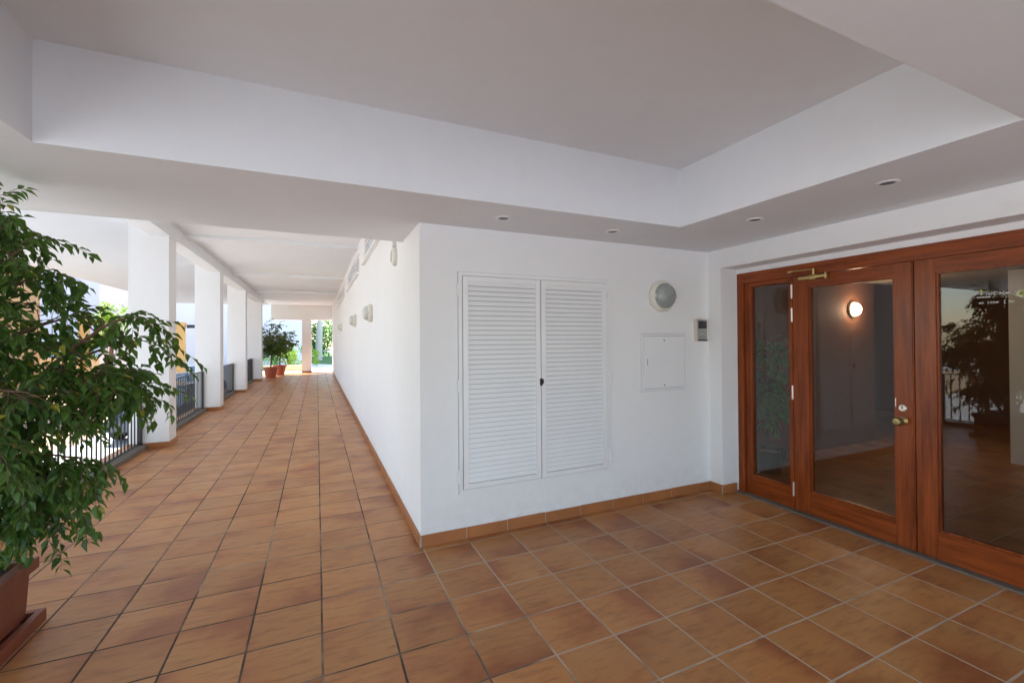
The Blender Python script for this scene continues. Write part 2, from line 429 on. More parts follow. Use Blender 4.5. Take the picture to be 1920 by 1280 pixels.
# ---- the white block: louvre wall (y=0) and walkway wall (x=0)
CW = ((2.05, 4.05), (5.0, 8.2), (9.6, 14.2))     # clerestory openings in the walkway wall
W0, W1 = 2.63, 2.95
wall = thing('white_wall', 'long white rendered wall beside the walkway, turning the corner to the louvred shutter', 'wall')
bm = BM()
box(bm, 0, X1, 0, .70, 0, HC-.001)
box(bm, 0, .25, .70, YE, 0, W0)
box(bm, 0, .25, .70, YE, W1, HT+.02)
ys = [.70] + [q for w_ in CW for q in w_] + [YE]
for a, b in zip(ys[::2], ys[1::2]): box(bm, 0, .25, a, b, W0, W1)
box(bm, .25, 9, YE-.3, YE, 0, HT+.02)
bmesh.ops.remove_doubles(bm, verts=bm.verts, dist=.0005)
obj('wall', bm, 'white', wall)
skirting(wall, 0, 0, X1, 0, 0, -1, start=.3301)
skirting(wall, 0, -.012, 0, YE, -1, 0, start=.248)
for a, b in CW:
    bm = BM()
    n = max(1, round((b-a)/1.0)); 
    for i in range(n+1):
        y = a + (b-a)*i/n; y = min(max(y, a+.02), b-.02); box(bm, .02, .10, y-.02, y+.02, W0, W1)
    box(bm, .022, .098, a, b, W0, W0+.035); box(bm, .022, .098, a, b, W1-.035, W1)
    box(bm, -.05, .11, a-.02, b+.02, W0-.035, W0)
    f = obj('window', bm, 'shut', wall)
    bm = BM(); box(bm, .045, .055, a+.02, b-.02, W0+.03, W1-.03); obj('pane', bm, 'palepane', f)

# ---- door wall
dw = thing('door_wall', 'white rendered wall around the glazed wooden entrance', 'wall')
YD0, YD1, HO, XF = -.1536, -2.99, 2.1075, 2.975
bm = BM()
box(bm, X1, 3.12, YD0, .70, 0, HO); box(bm, X1, 3.12, YS, YD1, 0, HO); box(bm, X1, 3.12, YS, .70, HO, HC-.001)
bmesh.ops.remove_doubles(bm, verts=bm.verts, dist=.0005)
obj('wall', bm, 'white', dw)
bm = BM(); box(bm, XF-.008, 3.10, YD1+.001, YD0-.001, 2.062, HO-.001); obj('head_trim', bm, 'shut', dw)
bm = BM(); box(bm, XF-.006, 3.10, YD0-.012, YD0-.0005, 0, 2.062); obj('jamb_trim', bm, 'shut', dw)
skirting(dw, X1, -.013, X1, YD0, -1, 0)
skirting(dw, X1-.012, YD0, XF-.03, YD0, 0, -1)
skirting(dw, X1, YD1, X1, YS, -1, 0, start=.1)
bm = BM(); box(bm, XF-.055, 3.1, YD1, YD0-.013, 0.0005, .012); obj('threshold', bm, 'sill', dw)

# ---- wooden entrance
ent = thing('entrance_doors', 'pair of varnished red brown wooden doors with big glass panes and a narrow sidelight', 'door', (XF, 0, 0))
def ebox(bm, y0, y1, z0, z1, x0=0, x1=.07, mi=0): return box(bm, x0, x1, min(y0, y1), max(y0, y1), z0, z1, mi)
YM = (-1.572)                         # meeting line
def mir(y): return 2*YM - y
bm = BM()
ebox(bm, YD0-.013, -.232, .013, 2.060, -.012, .085)
ebox(bm, mir(YD0-.013)+.0, mir(-.232), .013, 2.060, -.012, .085)
obj('frame', bm, 'wood', ent, bevel=.003)
bm = BM(); ebox(bm, -.2325, mir(-.2325), 1.965, 2.060, -.0115, .085)
obj('head_rail', bm, 'woodh', ent, bevel=.003)
bm = BM(); ebox(bm, -.688, -.712, .013, 1.9645, -.006, .08); ebox(bm, mir(-.688), mir(-.712), .013, 1.9645, -.006, .08)
obj('mullion', bm, 'wood', ent, bevel=.003)
for s in (0, 1):
    Y = (lambda y: y) if s == 0 else mir
    f = BM(); ebox(f, Y(-.2335), Y(-.300), .014, 1.964, .012, .07); ebox(f, Y(-.668), Y(-.687), .014, 1.964, .012, .07)
    fo = obj('sidelight', f, 'wood', ent, bevel=.002)
    f = BM(); ebox(f, Y(-.3003), Y(-.6677), .014, .195, .012, .07); ebox(f, Y(-.3003), Y(-.6677), 1.925, 1.964, .012, .07); obj('rail', f, 'woodh', fo, bevel=.002)
    g = BM(); ebox(g, Y(-.298), Y(-.670), .193, 1.927, .036, .042); obj('glass_pane', g, 'glass', fo)
def door(Y, main):
    b = BM(); ebox(b, Y(-.714), Y(-.848), .016, 1.962, 0, .055); ebox(b, Y(-1.454), Y(-1.5685), .016, 1.962, 0, .055)
    if main: ebox(b, Y(-1.552), Y(-1.562), .016, 1.962, -.006, .0)
    dl = obj('door_leaf', b, 'wood', ent, bevel=.0025)
    b = BM(); ebox(b, Y(-.8483), Y(-1.4537), .016, .190, 0, .055); ebox(b, Y(-.8483), Y(-1.4537), 1.872, 1.962, 0, .055)
    obj('rail', b, 'woodh', dl, bevel=.0025)
    b = BM()
    for z0, z1, ya, yb in ((.190, .202, -.8483, -1.4537), (1.860, 1.872, -.8483, -1.4537), (.2025, 1.8595, -.8483, -.858), (.2025, 1.8595, -1.444, -1.4537)):
        ebox(b, Y(ya), Y(yb), z0, z1, .010, .046)
    obj('glazing_bead', b, 'wood', dl)
    g = BM(); ebox(g, Y(-.857), Y(-1.445), .200, 1.862, .026, .032); obj('glass_pane', g, 'glass', dl)
    return dl
leafL = door(lambda y: y, True)
leafR = door(mir, False)
setp(leafL, 'left door leaf with brass closer and knob')
Mx = Matrix.Rotation(-math.pi/2, 4, 'Y')          # lathe axis z -> -x
# knob and lock
b = BM(); lathe(b, [(0, 0), (.030, 0), (.031, .004), (.022, .009), (.012, .014), (.011, .034), (.020, .042), (.029, .056), (.030, .070), (.022, .084), (0, .088)], 24, Matrix.Translation((0, -1.500, .878)) @ Mx)
obj('door_knob', b, 'oldbrass', leafL, True)
b = BM(); lathe(b, [(0, 0), (.023, 0), (.024, .008), (.019, .013), (0, .013)], 24, Matrix.Translation((0, -1.502, .966)) @ Mx); box(b, -.0145, -.0128, -1.505, -1.499, .962, .980, 1)
obj('lock', b, ['steel', 'darkslot'], leafL, True)
for zz in (1.845, 1.648, .995, .185):
    b = BM(); lathe(b, [(0, -.055), (.008, -.055), (.008, .055), (0, .055)], 12, Matrix.Translation((-.0085, -.711, zz))); lathe(b, [(0, -.062), (.005, -.062), (.006, -.055)], 12, Matrix.Translation((-.0085, -.711, zz)))
    obj('hinge', b, 'steel', leafL, True)
# closer
b = BM(); lathe(b, [(0, 0), (.014, 0), (.017, .01), (.017, .08), (.022, .09), (.022, .15), (.017, .16), (.017, .225), (.012, .235), (0, .235)], 18, Matrix.Translation((-.034, -.795, 1.938)) @ Matrix.Rotation(math.pi/2, 4, 'X'))
box(b, -.05, 0, -.945, -.895, 1.918, 1.956)
box(b, -.052, 0, -1.028, -1.012, 1.915, 1.962)
lathe(b, [(0, 0), (.009, 0), (.009, .05), (0, .05)], 12, Matrix.Translation((-.034, -.915, 1.955)))
cl = obj('door_closer', b, 'brass', leafL, True)
b = BM(); tube(b, [Vector((-.036, -.915, 2.000)), Vector((-.075, -.80, 2.000)), Vector((-.03, -.715, 2.003))], .006, 8); box(b, -.05, -.012, -.745, -.705, 1.993, 2.010)
obj('arm', b, 'brass', cl, True)
b = BM()                                         # edge handle plates seen through the glass
box(b, -.004, .0, -1.462, -1.457, .97, 1.03)
obj('strike_plate', b, 'steel', leafL)
# vinyl lettering on right leaf: two lines of small marks too small to read, with a lime leaf mark
rng = random.Random(3)
b = BM()
yc0, yc1 = -1.885, -2.06
for zc, ya, yb, hh in ((1.708, -1.905, -2.065, .020), (1.690, -1.885, -1.945, .009), (1.655, -1.895, -2.045, .020)):
    y = ya
    while y > yb:
        wd = rng.uniform(.006, .012)
        if rng.random() > .14:
            q = rng.random(); z0 = zc-hh/2; z1 = zc+hh/2
            if q < .5: box(b, .0235, .0255, y-.0016, y, z0, z1+(.003 if rng.random() < .2 else 0)); box(b, .0235, .0255, y-wd, y-.002, zc-.0012, zc+.0022)
            elif q < .8: box(b, .0235, .0255, y-wd, y, z0, z0+.003); box(b, .0235, .0255, y-wd, y, z1-.003, z1); box(b, .0235, .0255, y-.002, y, z0+.0031, z1-.0031)
            else: box(b, .0235, .0255, y-wd, y, zc-.004, zc+.003)
        y -= wd + .0025
lt = obj('lettering', b, 'decal', leafR)
b = BM(); lathe(b, [(.010, 0), (.017, 0), (.017, .001), (.010, .001)], 20, Matrix.Translation((.0255, -2.080, 1.700)) @ Mx); obj('logo_mark', b, 'decalg', leafR)
b = BM(); box(b, .0235, .0255, -1.913, -1.897, 1.722, 1.727); lathe(b, [(0, 0), (.006, 0), (0, .002)], 10, Matrix.Translation((.0255, -1.905, 1.732)) @ Mx); obj('logo_mark', b, 'decaly', leafR)

# ---- louvred shutter cupboard
sh = thing('louvred_shutter', 'closed white double louvred shutter set in the wall beside the walkway corner', 'shutter', (0, 0, 0))
b = BM()
SX0, SX1, SZ0, SZ1 = .278, 1.598, .332, 1.952
for a in ((SX0, SX0+.026, SZ0, SZ1), (SX1-.026, SX1, SZ0, SZ1)): box(b, a[0], a[1], -.016, .002, a[2], a[3])
box(b, SX0+.0262, SX1-.0262, -.0158, .002, SZ1-.026, SZ1); box(b, SX0+.0262, SX1-.0262, -.0158, .002, SZ0, SZ0+.026)
obj('frame', b, 'shut', sh, bevel=.002)
def shutter(x0, x1, lat):
    b = BM(); z0, z1 = SZ0+.030, SZ1-.030; st = .040
    box(b, x0, x0+st, -.022, -.0105, z0, z1); box(b, x1-st, x1, -.022, -.0105, z0, z1)
    box(b, x0+st+.0003, x1-st-.0003, -.0217, -.0107, z1-.038, z1); box(b, x0+st+.0003, x1-st-.0003, -.0217, -.0107, z0, z0+.038)
    p = obj('shutter_panel', b, 'shut', sh, bevel=.002)
    b = BM(); n = 41; zs, ze = z0+.038, z1-.038; dz = (ze-zs)/n
    for i in range(n):
        zc = zs + (i+.5)*dz; h = dz*.405; jit = random.uniform(-.0015, .0015)
        a, c_ = (-.0190+jit*.3, zc-h), (-.0115, zc+h)
        t = .003
        v = [b.verts.new((x, y, z)) for x in (x0+st, x1-st) for (y, z) in ((a[0], a[1]), (a[0]+.0012, a[1]+t+.002), (c_[0], c_[1]+t), (c_[0], c_[1]))]
        for q in ((0, 1, 2, 3), (7, 6, 5, 4), (0, 4, 5, 1), (1, 5, 6, 2), (2, 6, 7, 3), (3, 7, 4, 0)): b.faces.new([v[k] for k in q])
    obj('slats', b, 'shut', p)
    b = BM(); box(b, x0+st, x1-st, -.0030, -.0008, zs, ze); obj('back', b, 'slatgap', p)  # grey sheet stands in for the shade between slats
    return p
b = BM(); box(b, SX0-.004, SX1+.004, -.0006, .002, SZ0-.004, SZ1+.004); obj('gap_shade_plate', b, 'slatgap', sh)  # slightly oversize grey sheet, a painted shadow line round the shutter frame
mid = .944
pL = shutter(SX0+.031, mid-.0035, 0); pR = shutter(mid+.0035, SX1-.031, 1)
b = BM(); box(b, mid-.012, mid+.010, -.028, -.0222, 1.09, 1.145); box(b, mid-.004, mid+.014, -.040, -.028, 1.105, 1.14); obj('latch', b, 'darkslot', sh, bevel=.002)
for zc in (1.82, 1.12, .46):
    for p, xh in ((pL, SX0-.006), (pR, SX1+.006)):
        b = BM(); lathe(b, [(0, -.045), (.009, -.045), (.009, -.002), (.006, 0), (.009, .002), (.009, .045), (0, .045)], 10, Matrix.Translation((xh, -.018, zc))); box(b, min(xh, xh+(.022 if p is pL else -.022)), max(xh, xh+(.022 if p is pL else -.022)), -.0245, -.0165, zc-.03, zc+.03)
        obj('hinge', b, 'shut', p, True)

# ---- meter panel
mp = thing('meter_panel', 'flat square white metal cover with two screws under the round wall lamp', 'panel', (1.95, 0, .985))
b = BM(); t_ = .016
box(b, 0, .52, -.012, .001, 0, t_); box(b, 0, .52, -.012, .001, .51-t_, .51); box(b, 0, t_, -.0118, .001, t_, .51-t_); box(b, .52-t_, .52, -.0118, .001, t_, .51-t_)
obj('frame', b, 'panel', mp, bevel=.002)
b = BM(); box(b, -.004, .524, -.0006, .0012, -.004, .514); obj('gap_shade_plate', b, 'slatgap', mp)  # grey sheet showing at the edges as painted shadow outline of the cover
b = BM(); box(b, t_+.005, .52-t_-.005, -.009, .001, t_+.005, .51-t_-.005); cv = obj('cover', b, 'panel', mp, bevel=.002)
for zc in (.045, .452):
    b = BM(); lathe(b, [(0, .010), (.008, .010), (.008, .0135), (0, .0145)], 14, Matrix.Translation((.255, 0, zc)) @ Matrix.Rotation(math.pi/2, 4, 'X')); obj('screw', b, 'grey', cv, True)
b = BM(); box(b, .060, .066, -.0100, -.0092, .23, .29); obj('keyhole', b, 'grey', cv)

# ---- intercom
ic = thing('intercom', 'small grey metal intercom box with a dark hood on the wall next to the door', 'intercom', (2.575, 0, 1.425))
b = BM(); box(b, 0, .13, -.045, .001, 0, .20); box(b, -.006, .136, -.052, .001, .2003, .210); obj('body', b, 'steel', ic, bevel=.003)
b = BM(); box(b, .014, .120, -.0475, -.0445, .118, .192); obj('speaker_grille', b, 'dgrey', ic)
b = BM(); box(b, .014, .120, -.0475, -.0445, .022, .112); obj('button_plate', b, 'screen', ic)
b = BM(); box(b, .010, .124, -.049, -.0448, .004, .018); obj('bottom_trim', b, 'dgrey', ic)
for i in range(3):
    b = BM(); lathe(b, [(0, 0), (.007, 0), (.006, .004), (0, .005)], 12, Matrix.Translation((.04+.027*i, -.0475, .066)) @ Matrix.Rotation(math.pi/2, 4, 'X')); obj('button', b, 'steel', ic, True)

# ---- bulkhead lamps
def bulkhead(label, loc, rz, group=None, r=.142, dm='lampglass'):
    t = thing('bulkhead_lamp', label, 'lamp', loc, rz, group)
    Ry = Matrix.Rotation(math.pi/2, 4, 'X')       # axis -> -y
    b = BM(); lathe(b, [(0, 0), (r*.97, 0), (r, .012), (r, .035), (r*.90, .052), (r*.80, .058), (r*.80, .05), (0, .05)], 40, Ry); obj('housing', b, 'lampbase', t, True)
    b = BM(); lathe(b, [(r*.79, .045), (r*.78, .075), (r*.68, .098), (r*.45, .114), (r*.2, .120), (0, .121)], 40, Ry); obj('diffuser', b, dm, t, True)
    for a in (0, 1):
        b = BM(); box(b, -r*.93 if a else r*.66, -r*.66 if a else r*.93, -.075, -.045, -.018, .018)
        obj('clip', b, 'lampbase', t, bevel=.004)
    return t
bulkhead('round cream bulkhead lamp with grey glass above the square meter cover', (2.175, -.0005, 1.838), 0)
for i, (y, z) in enumerate(((3.05, 1.815), (5.75, 1.83), (10.9, 1.85))):
    bulkhead(['bulkhead lamp on the walkway wall, nearest of the row of three', 'bulkhead lamp on the walkway wall, middle of the row of three', 'bulkhead lamp on the walkway wall, farthest of the row of three'][i], (-.0005, y, z), -math.pi/2, 'bulkhead lamps along the walkway wall', r=.118, dm='sconce')
t = thing('wall_vent', 'small round cream vent cap high on the walkway wall near the corner', 'vent', (0, 1.05, 2.22), -math.pi/2)
b = BM(); lathe(b, [(0, 0), (.085, 0), (.088, .01), (.080, .03), (.055, .042), (.05, .03), (0, .03)], 28, Matrix.Rotation(math.pi/2, 4, 'X')); obj('cap', b, 'lampbase', t, True)
b = BM(); box(b, -.02, .02, -.03, 0, .086, .17); obj('bracket', b, 'lampbase', t, bevel=.004)

# ---- downlights
dlab = ['recessed ceiling spotlight left of the pair above the louvred shutter', 'recessed ceiling spotlight in front of the round wall lamp, right of the pair', 'recessed ceiling spotlight above the sidelight, smaller of the two by the doors', 'recessed ceiling spotlight above the doors, largest and rightmost of the four']
for i, (x, y) in enumerate(((.502, -.344), (1.419, -.329), (2.134, -1.02), (2.136, -1.84))):
    t = thing('ceiling_spotlight', dlab[i], 'spotlight', (x, y, HC), 0, 'recessed ceiling spotlights')
    b = BM(); lathe(b, [(.036, -.004), (.046, -.007), (.056, -.003), (.057, .002), (.036, .002), (.036, -.004)], 28); obj('trim_ring', b, 'shut', t, True)
    b = BM(); lathe(b, [(.0355, .002), (.0355, -.002), (.018, -.0015), (0, -.001)], 24); obj('bulb_face', b, 'dgrey', t, True)

# ---- pillars
plab = ['white square pillar behind the big ficus, nearest the camera', 'second white pillar from the camera along the railing', 'third white pillar from the camera along the railing', 'fourth white pillar along the railing, beside the pair of potted plants']
for i, y in enumerate((4.65, 8.35, 12.15, 16.3)):
    t = thing('pillar', plab[i], 'pillar', (-2.745, y, 0), 0, 'white pillars along the railing')
    b = BM(); box(b, -.222, .222, 0, .36, 0, HT+.02); obj('shaft', b, 'white', t, bevel=.008)
    s = BM(); h = .075
    box(s, -.234, .234, -.012, .372, .001, h); obj('skirting', s, 'skirt', t)
bm = BM(); box(bm, -2.74, -2.50, .702, 17.2, 2.93, HT+.02)
o = obj('ceiling_beam', bm, 'ceil', bevel=.006); setp(o, 'long white ceiling beam running above the row of pillars', 'beam')
t = thing('pillar', 'grey shaded square pillar standing alone at the far end of the walkway', 'pillar', (-1.085, 20.2, 0))
b = BM(); box(b, -.20, .20, 0, .36, 0, 2.45); obj('shaft', b, 'white', t, bevel=.008)
b = BM(); box(b, -.212, .212, -.012, .372, .001, .08); obj('skirting', b, 'skirt', t)
bm = BM(); box(bm, -2.52, .24, 20.15, 20.62, 2.44, HT+.02)
o = obj('ceiling_beam', bm, 'white'); setp(o, 'deep white beam across the far end of the walkway', 'beam')

# ---- railings (bays between pillars)
def railing(y0, y1, label):
    t = thing('railing', label, 'railing', (-2.83, y0, 0), 0, 'black iron railings between the pillars')
    L = y1-y0; n = int(L/.112)
    b = BM(); box(b, -.02, .02, 0, L, .825, .84); obj('top_rail', b, 'black', t)
    b = BM(); box(b, -.015, .015, 0, L, .075, .09); obj('bottom_rail', b, 'black', t)
    for yy in (0, L-.03):
        b = BM(); box(b, -.018, .018, yy, yy+.03, .0, .8245); obj('end_post', b, 'black', t)
    bar = None
    for k in range(1, n):
        y = L*k/n
        if bar is None:
            b = BM(); box(b, -.0065, .0065, -.0065, .0065, .0905, .8245); bar = obj('bar', b, 'black', t); bar.location.y = y
        else:
            c = bar.copy(); COL.objects.link(c); c.location.y = y
    b = BM(); box(b, -.07, .08, 0, L, .001, .055); obj('kerb', b, 'sill', t)
railing(.75, 4.64, 'black iron railing behind the big ficus, ending at the nearest pillar')
railing(5.02, 8.34, 'black iron railing between the first and second pillars')
railing(8.72, 12.14, 'black iron railing between the second and third pillars')
railing(12.52, 16.29, 'black iron railing between the third and fourth pillars')
railing(-3.3, .70, 'black iron railing running past the square planter')

# ---- ficus
def grow_ficus(t, limbs, ntw, nleaf, lsize, mat, seed, stems=1, tw=(.18, .42), rad=.016, droop=.9):
    rg = random.Random(seed)
    br = BM(); lf = BM()
    segs = []
    for pts, r0 in limbs:
        P = [Vector(p) for p in pts]
        # smooth the polyline (Catmull-Rom)
        Q = []
        for i in range(len(P)-1):
            a, b, c, d_ = P[max(i-1, 0)], P[i], P[i+1], P[min(i+2, len(P)-1)]
            for s in range(5):
                u = s/5
                Q.append(.5*((2*b)+(c-a)*u+(2*a-5*b+4*c-d_)*u*u+(3*b-a-3*c+d_)*u**3))
        Q.append(P[-1])
        Q = [q+Vector((rg.gauss(0, .006), rg.gauss(0, .006), 0)) if 0 < i < len(Q)-1 else q for i, q in enumerate(Q)]
        n = len(Q); rr = [r0*(1-.8*i/(n-1)) for i in range(n)]
        tube(br, Q, rr, 7)
        segs.append((Q, rr))
    def twig(p, dr, L, r):
        pts = [p]; d_ = dr.normalized(); n = 6
        for i in range(n):
            d_ = (d_ + Vector((rg.gauss(0, .16), rg.gauss(0, .16), rg.gauss(0, .10) - droop*.16))).normalized()
            pts.append(pts[-1] + d_*L/n)
        tube(br, pts, [max(.0012, r*(1-.8*i/n)) for i in range(n+1)], 4)
        return pts
    tips = []
    for _ in range(ntw):
        Q, rr = rg.choice(segs); n = len(Q)
        i = int(n*(rg.uniform(.22, 1)**.8)); i = min(i, n-1)
        p = Q[i]; ax = (Q[min(i+1, n-1)]-Q[max(i-1, 0)]).normalized()
        o = Vector((rg.gauss(0, 1), rg.gauss(0, 1), rg.gauss(.15, .55))); o = (o.normalized()*.9 + ax*.45)
        pts = twig(p, o, rg.uniform(*tw), max(.002, rr[i]*.45))
        tips.append(pts)
        if rg.random() < .6:
            k = rg.randint(2, 4); o2 = (pts[k+1]-pts[k]).normalized() + Vector((rg.gauss(0, .6), rg.gauss(0, .6), rg.gauss(0, .4)))
            tips.append(twig(pts[k], o2, rg.uniform(tw[0]*.6, tw[1]*.7), .0018))
    for pts in tips:
        n = max(3, int(nleaf*rg.uniform(.6, 1.3)))
        for k in range(n):
            u = (.18 + .82*(k+.5)/n)*(len(pts)-1); i = min(int(u), len(pts)-2); p = pts[i].lerp(pts[i+1], u-i)
            ax = (pts[i+1]-pts[i]).normalized(); sd = ax.cross(Vector((0, 0, 1)))
            sd = sd.normalized() if sd.length > .1 else Vector((1, 0, 0))
            d_ = ax*.75 + sd*(1 if k % 2 else -1)*rg.uniform(.4, 1.1) + Vector((rg.gauss(0, .25), rg.gauss(0, .25), rg.uniform(-1.1, .1)))
            ln = lsize*rg.uniform(.7, 1.25)
            leaf(lf, p+d_.normalized()*.008, d_, ln, ln*rg.uniform(.42, .52), rg.uniform(-.7, .7))
    obj('trunk', br, 'bark', t, True)
    obj('foliage', lf, mat, t)

fic = thing('potted_ficus', 'large leafy ficus in a square terracotta planter at the left edge', 'potted plant', (-2.29, -.27, 0))
def rbox(bm, hx, hy, z0, z1, tx=0, mi=0):
    v = [bm.verts.new((sx*(hx+(tx if k else 0)), sy*(hy+(tx if k else 0)), z)) for k, z in enumerate((z0, z1)) for sx, sy in ((-1, -1), (1, -1), (1, 1), (-1, 1))]
    for q in ((3, 2, 1, 0), (4, 5, 6, 7), (0, 1, 5, 4), (1, 2, 6, 5), (2, 3, 7, 6), (3, 0, 4, 7)): bm.faces.new([v[i] for i in q]).material_index = mi
b = BM(); rbox(b, .285, .255, .052, .300, .012); 
# rim made of four bars so the pot is open
for s in (-1, 1):
    box(b, min(s*.275, s*.325), max(s*.275, s*.325), -.285, .285, .290, .345)
    box(b, -.2745, .2745, min(s*.235, s*.285), max(s*.235, s*.285), .290, .345)
obj('planter', b, 'terra', fic, bevel=.006)
b = BM(); rbox(b, .315, .28, .001, .018, 0)
for s in (-1, 1):
    box(b, min(s*.312, s*.342), max(s*.312, s*.342), -.31, .31, .001, .062); box(b, -.3118, .3118, min(s*.28, s*.31), max(s*.28, s*.31), .001, .062)
obj('saucer', b, 'terra', fic, bevel=.005)
b = BM(); box(b, -.272, .272, -.233, .233, .301, .322); obj('soil', b, 'soil', fic)
z0 = .31
limbs = [
    ([(0, 0, z0), (.05, .03, .6), (.20, .12, .95), (.42, .10, 1.30), (.62, .05, 1.50), (.80, .02, 1.60)], .022),
    ([(.02, -.03, z0), (.02, -.02, .7), (.10, -.06, 1.15), (.30, .0, 1.45), (.55, .18, 1.62)], .018),
    ([(-.03, .02, z0), (-.02, .05, .8), (.05, .04, 1.3), (.14, .02, 1.75), (.22, .0, 2.02)], .017),
    ([(-.04, -.03, z0), (-.10, -.06, .8), (-.10, -.08, 1.3), (-.02, -.12, 1.75), (.06, -.10, 1.95)], .017),
    ([(.0, .0, z0), (.03, .02, 1.0), (.12, .05, 1.6), (.20, .08, 1.95), (.28, .06, 2.06)], .013),
    ([(-.02, .0, z0), (-.02, .02, 1.0), (-.02, .05, 1.6), (.05, .12, 2.0), (.14, .14, 2.0)], .013),
    ([(-.02, .0, z0), (-.08, .02, 1.0), (-.18, .03, 1.5), (-.22, .0, 1.9), (-.18, .0, 2.0)], .013),
    ([(.03, .02, z0), (.14, -.02, .62), (.32, -.02, 1.0), (.52, .04, 1.22), (.72, .06, 1.32)], .013),
    ([(.03, .0, z0), (.12, -.06, .50), (.30, -.08, .84), (.46, -.06, .92), (.60, -.04, .90)], .011),
    ([(.0, -.02, z0), (.10, -.14, .68), (.20, -.28, .98), (.30, -.34, 1.10), (.42, -.36, 1.04)], .011),
    ([(.0, .03, z0), (.15, .22, .7), (.30, .36, 1.05), (.42, .42, 1.25), (.60, .42, 1.33)], .013),
    ([(-.02, -.03, z0), (-.12, -.20, .75), (-.10, -.38, 1.15), (.02, -.44, 1.40), (.14, -.42, 1.55)], .013),
    ([(-.02, .0, z0), (-.22, .05, .8), (-.42, .08, 1.25), (-.55, .10, 1.55), (-.60, .1, 1.7)], .014),
    ([(-.02, .0, z0), (-.20, -.18, .7), (-.42, -.25, 1.0), (-.58, -.28, 1.15), (-.70, -.25, 1.1)], .012),
    ([(.0, .04, z0), (-.08, .25, .8), (-.10, .42, 1.2), (-.05, .50, 1.5), (.05, .52, 1.65)], .012),
    ([(.02, .0, z0), (.10, -.02, .55), (.22, .02, .80), (.36, .08, .84), (.48, .08, .72)], .009),
    ([(.02, .02, z0), (.10, .05, .52), (.22, .14, .72), (.33, .20, .68), (.40, .22, .56)], .008),
    ([(.0, .0, z0), (.08, .0, 1.0), (.22, .0, 1.45), (.36, .0, 1.72), (.50, .0, 1.80)], .012),
    ([(.0, .0, z0), (.06, -.06, 1.0), (.18, -.12, 1.45), (.30, -.14, 1.72), (.40, -.12, 1.84)], .011),
    ([(.0, .0, z0), (.12, .06, .8), (.36, .14, 1.2), (.60, .20, 1.42), (.78, .18, 1.46)], .013),
    ([(.0, .0, z0), (.10, .10, .8), (.30, .26, 1.1), (.52, .34, 1.2), (.68, .36, 1.16)], .011),
    ([(.0, .0, z0), (.05, .05, .8), (.18, -.10, 1.15), (.36, -.20, 1.25), (.52, -.22, 1.22)], .012),
    ([(.0, .0, z0), (.0, .10, .9), (.10, .25, 1.3), (.25, .30, 1.50), (.42, .30, 1.60)], .012),
]
grow_ficus(fic, limbs, 740, 12, .055, 'ficus', 4, tw=(.14, .34), droop=1.25)
# pair of potted plants at the far end
for i, (x, y, s, lab) in enumerate(((-2.33, 17.6, 1.0, 'round terracotta pot with a bushy ficus, front one of the pair by the last pillar'), (-2.12, 19.2, .95, 'round terracotta pot with a bushy ficus, rear one of the pair, farther down the walkway'))):
    t = thing('potted_ficus', lab, 'potted plant', (x, y, 0), 0, 'pair of potted ficus at the far end')
    b = BM(); lathe(b, [(0, .001), (.17, .001), (.24, .36), (.27, .36), (.275, .43), (.235, .43), (.22, .35), (0, .34)], 28); obj('pot', b, 'terra2', t, True)
    b = BM(); lathe(b, [(.0, .352), (.218, .352), (0, .375)], 20); obj('soil', b, 'soil', t)
    lm = [([(0, 0, .35), (.02, .02, .9), (.05*math.cos(a), .05*math.sin(a), 1.1), (.30*math.cos(a), .30*math.sin(a), 1.35+.3*(k % 2)), (.45*math.cos(a), .45*math.sin(a), 1.45+.35*(k % 3))], .022) for k, a in enumerate([j*math.pi*2/7 for j in range(7)])]
    grow_ficus(t, lm, 170, 9, .10, 'ficus2', 5+i, tw=(.2, .42), droop=.8)

# ---- far garden
def leafball(name, label, cat, loc, rx, ry, rz_, n, ls, mat, seed, trunk=None, group=None, tmat='bark'):
    random.seed(seed)
    t = thing(name, label, cat, loc, 0, group)
    lf = BM()
    cl = [(Vector((random.gauss(0, .45), random.gauss(0, .45), random.gauss(0, .45))), random.uniform(.25, .5)) for _ in range(14)]
    for _ in range(n):
        c, r = random.choice(cl); q = c + rv()*r
        p = Vector((q.x*rx, q.y*ry, max(.02, rz_+q.z*rz_))) + Vector((0, 0, trunk[0] if trunk else 0))
        simple_leaf(lf, p, Vector((random.gauss(0, 1), random.gauss(0, 1), random.gauss(-.2, .7))), ls*random.uniform(.6, 1.3), ls*.5)
    obj('foliage', lf, mat, t)
    b = BM()
    if trunk:
        tube(b, [Vector((0, 0, 0)), Vector((.05, 0, trunk[0]*.5)), Vector((.12, 0, trunk[0])), Vector((.1, 0, trunk[0]+rz_))], [trunk[1], trunk[1]*.85, trunk[1]*.7, trunk[1]*.3], 10)
        obj('trunk', b, tmat, t, True)
    else:
        for k in range(5): tube(b, [Vector((0, 0, 0)), Vector((random.gauss(0, .3)*rx, random.gauss(0, .3)*ry, rz_))], [.02, .008], 5)
        obj('stems', b, tmat, t, True)
    return t
leafball('garden_tree', 'pale barked tree standing in the garden beyond the end of the walkway', 'tree', (-.55, 34, 0), 2.4, 2.0, 1.6, 2600, .28, 'hedge', 21, trunk=(3.4, .26), tmat='palebark')
k_ = 0
for (x, y, rx, rz_, m, s) in ((-.6, 41, 1.6, 1.7, 'hedge', 1), (1.6, 39, 2.4, 2.0, 'hedge', 2), (.4, 45, 3.0, 3.4, 'hedge', 6)):
    leafball('garden_shrub', ['leafy green shrub behind the pale tree, left of its trunk', 'leafy green shrub behind the pale tree, right of its trunk', 'tallest green shrub at the back of the garden'][k_], 'shrub', (x, y, 0), rx, 1.5, rz_, 1500, .26, m, 30+s, group='shrubs at the back of the garden'); k_ += 1
